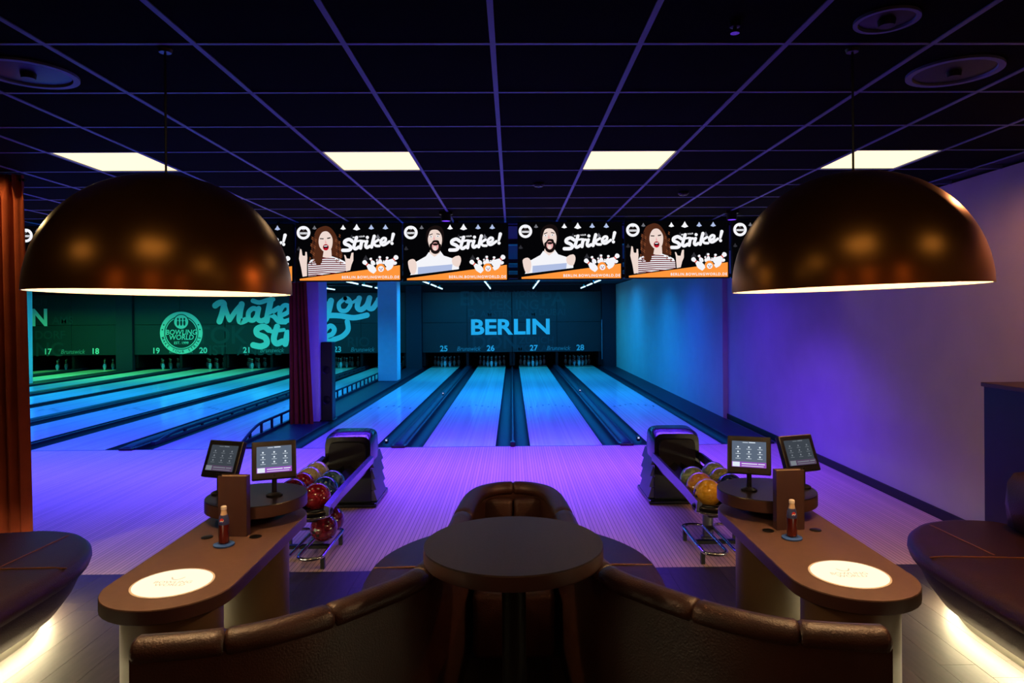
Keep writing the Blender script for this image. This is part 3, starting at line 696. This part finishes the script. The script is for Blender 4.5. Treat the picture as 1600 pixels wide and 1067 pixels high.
# ------------------------------------------------------------------ omega-shaped sofa with the round table
half = [(-1.30, 2.36), (-1.12, 2.385), (-.935, 2.44), (-.741, 2.57), (-.56, 2.76), (-.43, 2.93), (-.345, 3.2), (-.30, 3.6), (-.275, 4.0), (-.235, 4.32), (-.13, 4.47), (0, 4.505)]
full = half + [(-x, y) for x, y in reversed(half[:-1])]
path = smooth(full, False, 5)
sofa = thing('booth_sofa', 'long curving brown leather booth sofa around the round table', 'sofa', (0, 0, 0))
sweep(path, [(-.045, .02), (-.045, .74), (.045, .74), (.045, .02)]).build('backrest_shell', M_leather, sofa)
# padded top roll in separate upholstered lengths, joints between them
cuts = [0, 8, 16, 26, 38, 55, 72, 84, 94, 102, 110]
roll = [(.058*math.cos(2*PI*k/12), .752+.046*math.sin(2*PI*k/12)) for k in range(12)]
for a, b in zip(cuts[:-1], cuts[1:]):
    seg = path[a:b+1]
    if len(seg) < 2: continue
    # draw the ends in a little so that the joints show
    mb = MB(); rings = []
    for i, p in enumerate(seg):
        q0 = Vector(path[max(a+i-1, 0)][:2]); q1 = Vector(path[min(a+i+1, len(path)-1)][:2]); tt = (q1-q0).normalized(); nn = Vector((-tt.y, tt.x))
        sh = 1.0
        reps = [(0, .82), (.012, 1)] if i == 0 else ([(-.012, 1), (0, .82)] if i == len(seg)-1 else [(0, 1)])
        for sft, sc in reps:
            rings.append([(p[0]+tt.x*sft+nn.x*o*sc, p[1]+tt.y*sft+nn.y*o*sc, .752+(z-.752)*sc) for o, z in roll])
    mb.loft(rings).build('top_roll', M_leather, sofa, 60)
# inner back cushions inside the bend
for s in (-1, 1):
    o = MB().box(-.105, .105, -.05, .05, 0, .30, b=.025).build('back_cushion', M_leather, sofa, 60); o.location = (s*.108, 4.37, .42); o.rotation_euler = (math.radians(-4), 0, s*.1)
MB().box(-.215, .215, 3.55, 4.36, .1, .44, b=.03).build('inner_seat', M_leather, sofa, 60)
# outer seats, mirrored
seat_l = smooth([(-.33, 4.60), (-.47, 4.61), (-.64, 4.45), (-.76, 4.25), (-.82, 4.02), (-.83, 3.75), (-.82, 3.5), (-.90, 3.25), (-1.02, 3.02), (-1.12, 2.8), (-1.20, 2.62), (-1.22, 2.47), (-1.10, 2.45), (-.95, 2.51), (-.78, 2.64), (-.62, 2.82), (-.49, 3.0), (-.41, 3.25), (-.36, 3.6), (-.335, 4.0), (-.31, 4.35)], True, 3)
for s in (-1, 1):
    ol = [(x*-s, y) for x, y in seat_l]
    if sum(ol[i-1][0]*ol[i][1]-ol[i][0]*ol[i-1][1] for i in range(len(ol))) < 0: ol = ol[::-1]
    st = profile_loft(ol, [(.05, .02), (.05, .30), (.004, .32), (0, .40), (.012, .435), (.04, .45)], M_leather, 'seat', sofa)
    MB().tube([(s*.80, 3.93, .447), (s*.60, 3.93, .4525), (s*.40, 3.92, .4525)], .006, 6).build('piping', M_pipe, st)
t = thing('round_table', 'round dark wood table inside the curved sofa', 'table', (0, 2.83, 0))
MB().lathe([(.35, .885), (.366, .889), (.37, .90), (.37, .944)], seg=72).build('table_edge', M_edge, t)
MB().lathe([(.3705, .944), (.368, .95), (.001, .9505)], seg=72, cap1=False).build('table_top', M_table, t)
MB().lathe([(.05, .03), (.05, .86), (.12, .884)], seg=24).build('pedestal', M_dark, t)
MB().lathe([(.24, 0), (.24, .012), (.06, .035)], seg=40).build('base', M_dark, t)

# ------------------------------------------------------------------ scoring desks
def stadium(x0, x1, y0, y1, n=18):
    r = (x1-x0)/2; cx = (x0+x1)/2
    return [(cx+r*math.cos(PI+PI*k/n), y0+r+r*math.sin(PI+PI*k/n)) for k in range(n+1)] + [(cx+r*math.cos(PI*k/n), y1-r+r*math.sin(PI*k/n)) for k in range(n+1)]
def icon_screen(f, lit):
    f.poly([(-.094, .038), (.094, .038), (.094, .186), (-.094, .186)], 0)
    for i in range(3):
        for j in range(3):
            x, y = -.06+.06*i, .158-.027*j-.006
            f.disc((x, y), .005, mi=1, n=10); f.poly([(x-.014, y-.0125), (x+.014, y-.0125), (x+.014, y-.0105), (x-.014, y-.0105)], 1)
    f.poly([(-.035, .176), (-.005, .176), (-.005, .179), (-.035, .179)], 1); f.poly([(0, .176), (.035, .176), (.035, .181), (0, .181)], 1)
    f.poly([(-.094, .038), (.094, .038), (.094, .068), (-.094, .068)], 2); f.poly([(-.09, .04), (-.05, .04), (-.05, .066), (-.09, .066)], 1)
    f.poly([(-.04, .055), (.045, .055), (.045, .06), (-.04, .06)], 1); f.poly([(.05, .055), (.086, .055), (.086, .06), (.05, .06)], 1); f.poly([(-.04, .044), (.08, .044), (.08, .047), (-.04, .047)], 1)
SCR_ON = [glow('touch_grey', (92, 104, 122), 1), glow('touch_white', (225, 235, 245), 1), glow('touch_violet', (150, 80, 190), 1)]
SCR_DIM = [glow('touch_dim', (60, 66, 74), 1), glow('touch_dim_white', (120, 126, 134), 1), glow('touch_dim_violet', (84, 66, 92), 1)]
def monitor(x, y, yaw, lean, lit, label):
    t = thing('touch_monitor', label, 'monitor', (x, y, .88), yaw, 'touch monitors on the scoring desks')
    MB().lathe([(.045, 0), (.045, .008), (.03, .016), (.014, .02)], seg=20).build('foot', M_black, t)
    MB().lathe([(.014, .018), (.014, .12)], seg=14).build('post', M_black, t)
    c = MB().box(-.12, .12, 0, .035, 0, .215, b=.006).build('casing', M_black, t); c.location = (0, -.018, .095); c.rotation_euler = (lean, 0, 0)
    f = Flat(); f.step = .0003; f.d = .0002; icon_screen(f, lit); f.build('display', SCR_ON if lit else SCR_DIM, c)
def desk(s, label):
    sd = 'by the red curtain' if s < 0 else 'by the white wall'
    cx = s*1.465
    t = thing('scoring_desk', label, 'desk', (cx, 0, 0))
    ol = stadium(-.27, .27, 2.68, 4.2)
    MB().loft([[(x, y, z) for x, y in inset(ol, d)] for d, z in ((.006, .688), (0, .693), (0, .744))]).build('top_edge', M_edge, t)
    MB().loft([[(x, y, z) for x, y in inset(ol, d)] for d, z in ((0, .744), (.002, .749), (.006, .75))]).build('top_surface', M_desk, t)
    for y in (2.96, 3.84):
        MB().lathe([(.20, .0), (.20, .688)], 0, y, 40).build('pedestal', M_ped, t)
    MB().box(-.10, .10, 3.14, 3.66, .10, .16, b=.01).build('foot_board', M_dark, t)
    for dx in (-.12, .12): MB().tube([(dx, 3.05, .22), (dx, 3.70, .22)], .014, 8).build('foot_bar', M_chrome, t, 60)
    MB().lathe([(.155, .6885), (.166, .7505), (.166, .752), (.158, .753)], 0, 2.96, 48, cap0=False, cap1=False).build('lamp_ring', M_white, t)
    MB().lathe([(.158, .7505), (.158, .7525)], 0, 2.96, 48).build('lamp_disc', glow('desk_disc', (255, 236, 200), 1.35), t)
    f = Flat(); f.step = .00005; R_ = .1
    f.stroke([(-.03, .035), (-.015, .012), (.01, .012), (.025, .035)], .006, 0); f.text('BOWLING', (0, -.02), .035, 0, .01); f.text('WORLD', (0, -.05), .035, 0, .01)
    o = f.build('disc_badge', glow('disc_print', (236, 205, 165), 1.0), t); o.location = (0, 2.98, .7532); o.rotation_euler = (-PI/2, 0, 0)
    for dx in (-.125, .125): MB().lathe([(.03, .75), (.03, .753), (.022, .755)], dx, 3.57, 20).build('cable_cap', M_black, t)
    # raised round shelf
    MB().lathe([(.10, .75), (.10, .81)], 0, 3.93, 32).build('shelf_drum', M_black, t)
    MB().lathe([(.267, .808), (.275, .813), (.275, .874)], 0, 3.93, 56).build('shelf_edge', M_edge, t)
    MB().lathe([(.275, .874), (.273, .879), (.001, .88)], 0, 3.93, 56, cap1=False).build('shelf_top', mat('dark_gloss_laminate', (24, 16, 18), .3), t)
    monitor(cx-s*.11, 3.90, s*math.radians(-20), math.radians(-16), True, 'lit touch monitor facing the lounge on the desk ' + sd)
    monitor(cx+s*.222, 3.95, s*math.radians(19), math.radians(-22), False, 'dim turned-away touch monitor on the desk ' + sd)
    # menu stand
    t2 = thing('menu_holder', 'tall brown leather menu standing on the desk ' + sd, 'menu', (cx+s*-.002, 3.60, .75), s*.06)
    MB().box(-.074, .074, -.022, -.016, 0, .315, b=.002).build('front_cover', M_edge, t2); MB().box(-.074, .074, .018, .024, 0, .315, b=.002).build('rear_cover', M_edge, t2)
    MB().box(-.068, .068, -.015, .017, .004, .309).build('pages', mat('cream_pages', (210, 190, 165), .7), t2)
    MB().box(-s*.074-.004, -s*.074+.004, -.022, .024, 0, .315, b=.002).build('spine', M_edge, t2)
    bx = -1.448 if s < 0 else 1.412
    t3 = thing('coaster', 'round blue coaster under the cola bottle ' + sd, 'coaster', (bx, 3.44, .75))
    MB().lathe([(.046, 0), (.05, .003), (.05, .009), (.044, .012)], seg=32).build('disc', mat('blue_plastic', (50, 92, 170), .4), t3)
    MB().lathe([(.030, .0119), (.030, .0126)], seg=24).build('inlay', mat('navy_plastic', (34, 60, 120), .4), t3)
    t4 = thing('cola_bottle', 'small cola bottle with white cap in front of the menu ' + sd, 'bottle', (bx, 3.44, .7626)); t4.scale = (.86, .86, 1)
    MB().lathe([(.024, 0), (.029, .006), (.030, .035), (.026, .06), (.029, .09), (.028, .105), (.0245, .117)], seg=24).build('body', mat('cola_glass', (88, 22, 14), .12, coat=.5), t4)
    MB().lathe([(.0285, .092), (.0295, .105), (.026, .128), (.020, .142)], seg=24).build('label', mat('navy_label', (50, 62, 110), .4), t4)
    MB().lathe([(.0195, .142), (.016, .158), (.0145, .168)], seg=20).build('neck', mat('clear_neck', (215, 185, 150), .2), t4)
    MB().lathe([(.0165, .168), (.0165, .182), (.013, .185)], seg=20).build('cap', M_white, t4)
    f = Flat(); f.step = .0004; f.disc((0, 0), .012, mi=0); f.poly([(-.012, -.003), (-.004, .002), (.004, -.001), (.011, .005), (.0115, .0), (.004, -.006), (-.004, -.003), (-.011, -.0065)], 1); f.poly([(-.0105, -.006), (-.003, -.003), (.004, -.006), (.0115, -.001), (.009, -.008), (0, -.012), (-.008, -.009)], 2)
    o = f.build('emblem', [mat('label_red', (205, 40, 40), .4), M_white, mat('label_blue', (40, 70, 160), .4)], t4); o.location = (0, -.0285, .117); o.rotation_euler = (math.radians(-9), 0, 0)
desk(-1, 'brown stadium-shaped scoring desk with glowing disc by the red curtain')
desk(1, 'brown stadium-shaped scoring desk with glowing disc by the white wall')

# ------------------------------------------------------------------ ball returns and balls
def ball_return(s, label):
    t = thing('ball_return', label, 'ball return', (s*1.645, 0, 0))
    prof = lambda wd, top, yy: [(-wd, yy, .02), (wd, yy, .02)] + [(wd*math.copysign(abs(math.cos(a))**.35, math.cos(a)), yy, top-.12+.12*math.sin(a)**.6 if 0 < a < PI else top-.12) for a in [PI*k/16 for k in range(17)]]
    hood = MB(); hood.loft([prof(.225, .70, 6.83), prof(.235, .725, 6.9), prof(.235, .735, 7.15), prof(.2, .60, 7.36)]); hood.build('hood', M_hood, t, 50)
    MB().loft([[(x*.82, 6.828, .36+(z-.36)*.86 if z > .36 else .36) for x, y, z in prof(.225, .70, 0)], [(x*.8, 6.80, .36+(z-.36)*.84 if z > .36 else .36) for x, y, z in prof(.225, .70, 0)]]).build('mouth', M_base, t)
    for sx in (-1, 1):
        for k in range(4):
            z = .05+.11*k; wx = .285-.010*k
            MB().loft([[(sx*.20, 6.85, z), (sx*wx, 6.86, z), (sx*(wx-.034), 6.86, z+.102), (sx*.20, 6.85, z+.098)], [(sx*.20, 7.36, z), (sx*wx, 7.34, z), (sx*(wx-.034), 7.34, z+.102), (sx*.20, 7.36, z+.098)]]).build('side_ridge', M_ridge, t)
        # side rail along the rack
        MB().loft([[(sx*.235-.022, y, z-.03), (sx*.235+.022, y, z-.03), (sx*.235+.026, y, z+.03), (sx*.235-.012, y, z+.045)] for y, z in ((5.16, .43), (5.6, .455), (6.82, .47))]).build('side_rail', M_rail, t)
    MB().box(-.29, .29, 6.78, 7.44, 0, .045, b=.015).build('base_skirt', M_hood, t)
    # tray: two shallow troughs
    for cx in (-.115, .115):
        MB().loft([[(cx+.108*math.sin(a), y, .50-.108*math.cos(a)-.01) for a in [-.9+1.8*k/8 for k in range(9)]]+[(cx+.085, y, .36), (cx-.085, y, .36)] for y in (5.2, 6.82)]).build('ball_trough', M_hood, t, 60)
    arc = [(.24*math.cos(PI+PI*k/12), 5.24+.12*math.sin(PI+PI*k/12), .415) for k in range(13)]
    MB().tube(arc, .035, 10).build('front_bumper', M_hood, t, 60); MB().tube([(x*1.02, y-.02, z-.03) for x, y, z in arc], .012, 8).build('front_trim', M_chrome, t, 60)
    MB().lathe([(.06, .0), (.06, .02), (.045, .03), (.045, .36)], 0, 5.75, 20).build('leg', M_ridge, t)
    MB().box(-.1, .1, 5.4, 6.82, .27, .36, b=.02).build('spine_beam', M_hood, t)
    # lower rack of chrome loops with rubber feet
    for cx in (-.125, .125):
        lp = [(cx+.09*math.cos(PI*k/8), 5.74+.07*math.sin(PI*k/8), .10) for k in range(9)] + [(cx-.09*math.cos(PI*k/8), 5.14-.07*math.sin(PI*k/8), .10) for k in range(9)]
        lo = MB().tube(lp, .014, 8, closed=True).build('lower_loop', M_chrome, t, 60)
        for dy in (5.16, 5.7):
            MB().box(cx-.1 if cx < 0 else cx+.07, cx-.07 if cx < 0 else cx+.1, dy-.015, dy+.015, 0, .09).build('rubber_foot', M_black, lo)
    MB().box(-.2, .2, 5.42, 5.46, .06, .088).build('cross_bar', M_dark, t)
ball_return(-1, 'black ball return with dark red and pale balls beside the curtain-side desk')
ball_return(1, 'black ball return with yellow balls beside the desk by the white wall')
hole_me = MB().lathe([(.012, 0), (.012, .003)], seg=12).mesh('finger_hole', M_black)
def swirl(name, a, b):
    m = mat(name, a, .1, noise=.0, coat=.6)
    nt = m.node_tree; n = nt.nodes.new('ShaderNodeTexNoise'); n.inputs['Scale'].default_value = 14; n.inputs['Distortion'].default_value = 2.5
    tc = nt.nodes.new('ShaderNodeTexCoord'); nt.links.new(tc.outputs['Object'], n.inputs['Vector'])
    r = nt.nodes.new('ShaderNodeValToRGB'); r.color_ramp.elements[0].color = (*lin(a), 1); r.color_ramp.elements[1].color = (*lin(b), 1)
    r.color_ramp.elements[0].position = .42; r.color_ramp.elements[1].position = .62
    nt.links.new(n.outputs['Fac'], r.inputs[0]); nt.links.new(r.outputs[0], nt.nodes['Principled BSDF'].inputs['Base Color'])
    return m
B_ = {'red': swirl('ball_red', (120, 14, 30), (150, 40, 60)), 'maroon': swirl('ball_maroon', (70, 10, 26), (110, 26, 44)), 'blue': swirl('ball_blue', (18, 34, 84), (50, 90, 150)), 'teal': swirl('ball_teal', (28, 60, 84), (90, 130, 130)),
      'pale': swirl('ball_pale', (170, 160, 84), (200, 190, 120)), 'yellow': swirl('ball_yellow', (214, 160, 40), (232, 186, 70)), 'gold': swirl('ball_gold', (206, 150, 50), (190, 120, 80)), 'green': swirl('ball_green', (110, 130, 96), (150, 165, 110)), 'olive': swirl('ball_olive', (120, 120, 70), (150, 146, 84)), 'navy': swirl('ball_navy', (14, 20, 50), (34, 50, 96))}
bm_ = {k: MB().ball((0, 0, 0), .108, 28, 16).mesh('bowling_ball', m) for k, m in B_.items()}
def ball(x, y, z, col, label):
    o = put('bowling_ball', bm_[col], None, (x, y, z)); tag(o, label, 'bowling ball', 'bowling balls on the ball returns')
    for a, e in ((.35, .55), (.75, .62), (.55, .2)):
        az = -PI/2+(a-.55)*.8+random.uniform(-.5, .5)*0; d = Vector((math.cos(az)*math.cos(e), math.sin(az)*math.cos(e), math.sin(e)))
        h = put('finger_hole', hole_me, o, tuple(d*.1062)); h.rotation_euler = d.to_track_quat('Z', 'Y').to_euler()
    o.rotation_euler = (random.uniform(-.5, .8), random.uniform(-.9, .9), random.uniform(-2, 2))
ZB = .4905+.0  # ball centre on the trough
SB = -1.645
ball(SB+.115, 5.35, ZB, 'red', 'glossy red bowling ball at the very front of the curtain-side rack')
ball(SB+.115, 5.573, ZB, 'blue', 'speckled blue bowling ball just behind the front red one')
ball(SB+.115, 5.795, ZB, 'teal', 'teal marbled bowling ball third from the front behind the blue one')
ball(SB-.115, 5.50, ZB, 'maroon', 'dark maroon bowling ball partly hidden by the lit touch monitor')
ball(SB-.115, 5.72, ZB, 'red', 'red bowling ball between the maroon and the pale yellow balls')
ball(SB-.115, 5.94, ZB, 'pale', 'pale yellow bowling ball next to the red one in the rear row')
ball(SB-.115, 6.16, ZB, 'pale', 'pale yellow bowling ball closest to the black hood on curtain side')
ball(SB+.125, 5.50, .203, 'maroon', 'dark maroon bowling ball low on the floor rack, in front')
ball(SB+.125, 5.722, .203, 'maroon', 'dark maroon bowling ball low on the floor rack, behind another')
SB = 1.645
ball(SB-.115, 5.35, ZB, 'yellow', 'bright yellow bowling ball at the front of the wall-side rack')
ball(SB-.115, 5.573, ZB, 'gold', 'orange-gold marbled bowling ball right behind the bright yellow one')
ball(SB-.115, 5.795, ZB, 'green', 'grey-green bowling ball behind the orange-gold one')
ball(SB+.115, 5.52, ZB, 'navy', 'dark navy bowling ball partly hidden by the round desk shelf')
ball(SB+.115, 5.742, ZB, 'olive', 'olive bowling ball behind the dark navy one')
ball(SB+.115, 5.965, ZB, 'green', 'pale green bowling ball furthest back on the wall-side rack')

# ------------------------------------------------------------------ side benches with light under them
M_strip = glow('bench_led', (255, 238, 185), 170)
def bench(s, label, xin, xout):
    t = thing('lounge_bench', label, 'bench', (0, 0, 0))
    pts = [(xin-.02, .9), (xin-.01, 2.0), (xin, 3.2), (xin+.005, 3.9), (xin+.05, 4.2), (xin+.17, 4.47), (xin+.38, 4.68), (xin+.65, 4.76), (xin+.9, 4.72), (xout, 4.62)]
    ol = smooth(pts, False, 4) + [(xout, .9)]
    ol = [(x*s, y) for x, y in ol]
    if sum(ol[i-1][0]*ol[i][1]-ol[i][0]*ol[i-1][1] for i in range(len(ol))) < 0: ol = ol[::-1]
    profile_loft(ol, [(.05, .33), (.012, .345), (0, .38), (.004, .415), (.03, .44), (.07, .45)], M_leather, 'seat_cushion', t)
    profile_loft(ol, [(.21, .11), (.16, .115), (.10, .20), (.055, .30), (.05, .33)], M_leather, 'apron', t)
    profile_loft(ol, [(.27, 0), (.27, .11)], mat('grey_plinth', (70, 66, 58), .6), 'plinth', t)
    # light strip under the apron, along the plinth
    led = inset(ol, .245); led = [p for p in led if abs(p[0]) < xout-.35 and p[1] > 1.2]
    led.sort(key=lambda p: p[1]) if False else None
    MB().tube([(x, y, .095) for x, y in led], .010, 6).build('led_strip', M_strip, t)
    for (a, b) in (((xin+.03, 4.0), (xout-.05, 3.92)), ((xin+.03, 3.15), (xout-.05, 3.0)), ((xin+.40, 4.62), (xin+.42, 4.0))):
        MB().tube([(s*a[0], a[1], .444), (s*(a[0]+.08*(1 if b[0] > a[0]+.2 else 0)), a[1]+(b[1]-a[1])*.1, .4515), (s*b[0], b[1], .4515)], .005, 6).build('seam', M_pipe, t)
    return t, ol
bt, _ = bench(1, 'brown leather bench with glowing plinth by the white wall', 2.43, 3.42)
bench(-1, 'brown leather bench with glowing plinth by the red curtain', 2.56, 4.55)
# tufted back of the wall-side bench
bk = MB(); rings = []
for k in range(40):
    y = 1.0+3.5*k/39; e = min(1, (39-k)/3+.25)
    rings.append([(3.42-.0, y, .46), (3.30-.02*e+.018*math.cos(k*PI/2)*e, y, .47), (3.29-.05*e+.02*math.cos(k*PI/2), y, .62), (3.30-.03*e-.02*math.cos(k*PI/2), y, .76), (3.34, y, .84*(.97+.03*e)), (3.44, y, .85*(.97+.03*e)), (3.47, y, .46)])
bk.loft(rings).build('tufted_back', M_leather, bt, 80)
for k in range(1, 9):
    for r_, z in ((0, .56), (1, .70)):
        MB().ball((3.262+.012*r_, 4.35-.4*k+.2*r_, z), .012, 8, 6).build('button', M_leather, bt)
t = thing('divider_cabinet', 'chest-high dark cabinet divider behind the bench by the white wall', 'divider', (3.49, 1.0, 0))
MB().box(0, .42, 0, 4.0, 0, 1.345).build('body', mat('dark_navy_laminate', (22, 20, 34), .45, noise=.1), t)
MB().box(-.015, .425, -.01, 4.015, 1.345, 1.376, b=.004).build('top_board', M_edge, t)
MB().box(-.008, 0, .02, 3.98, .0, .09).build('kick_board', M_black, t)
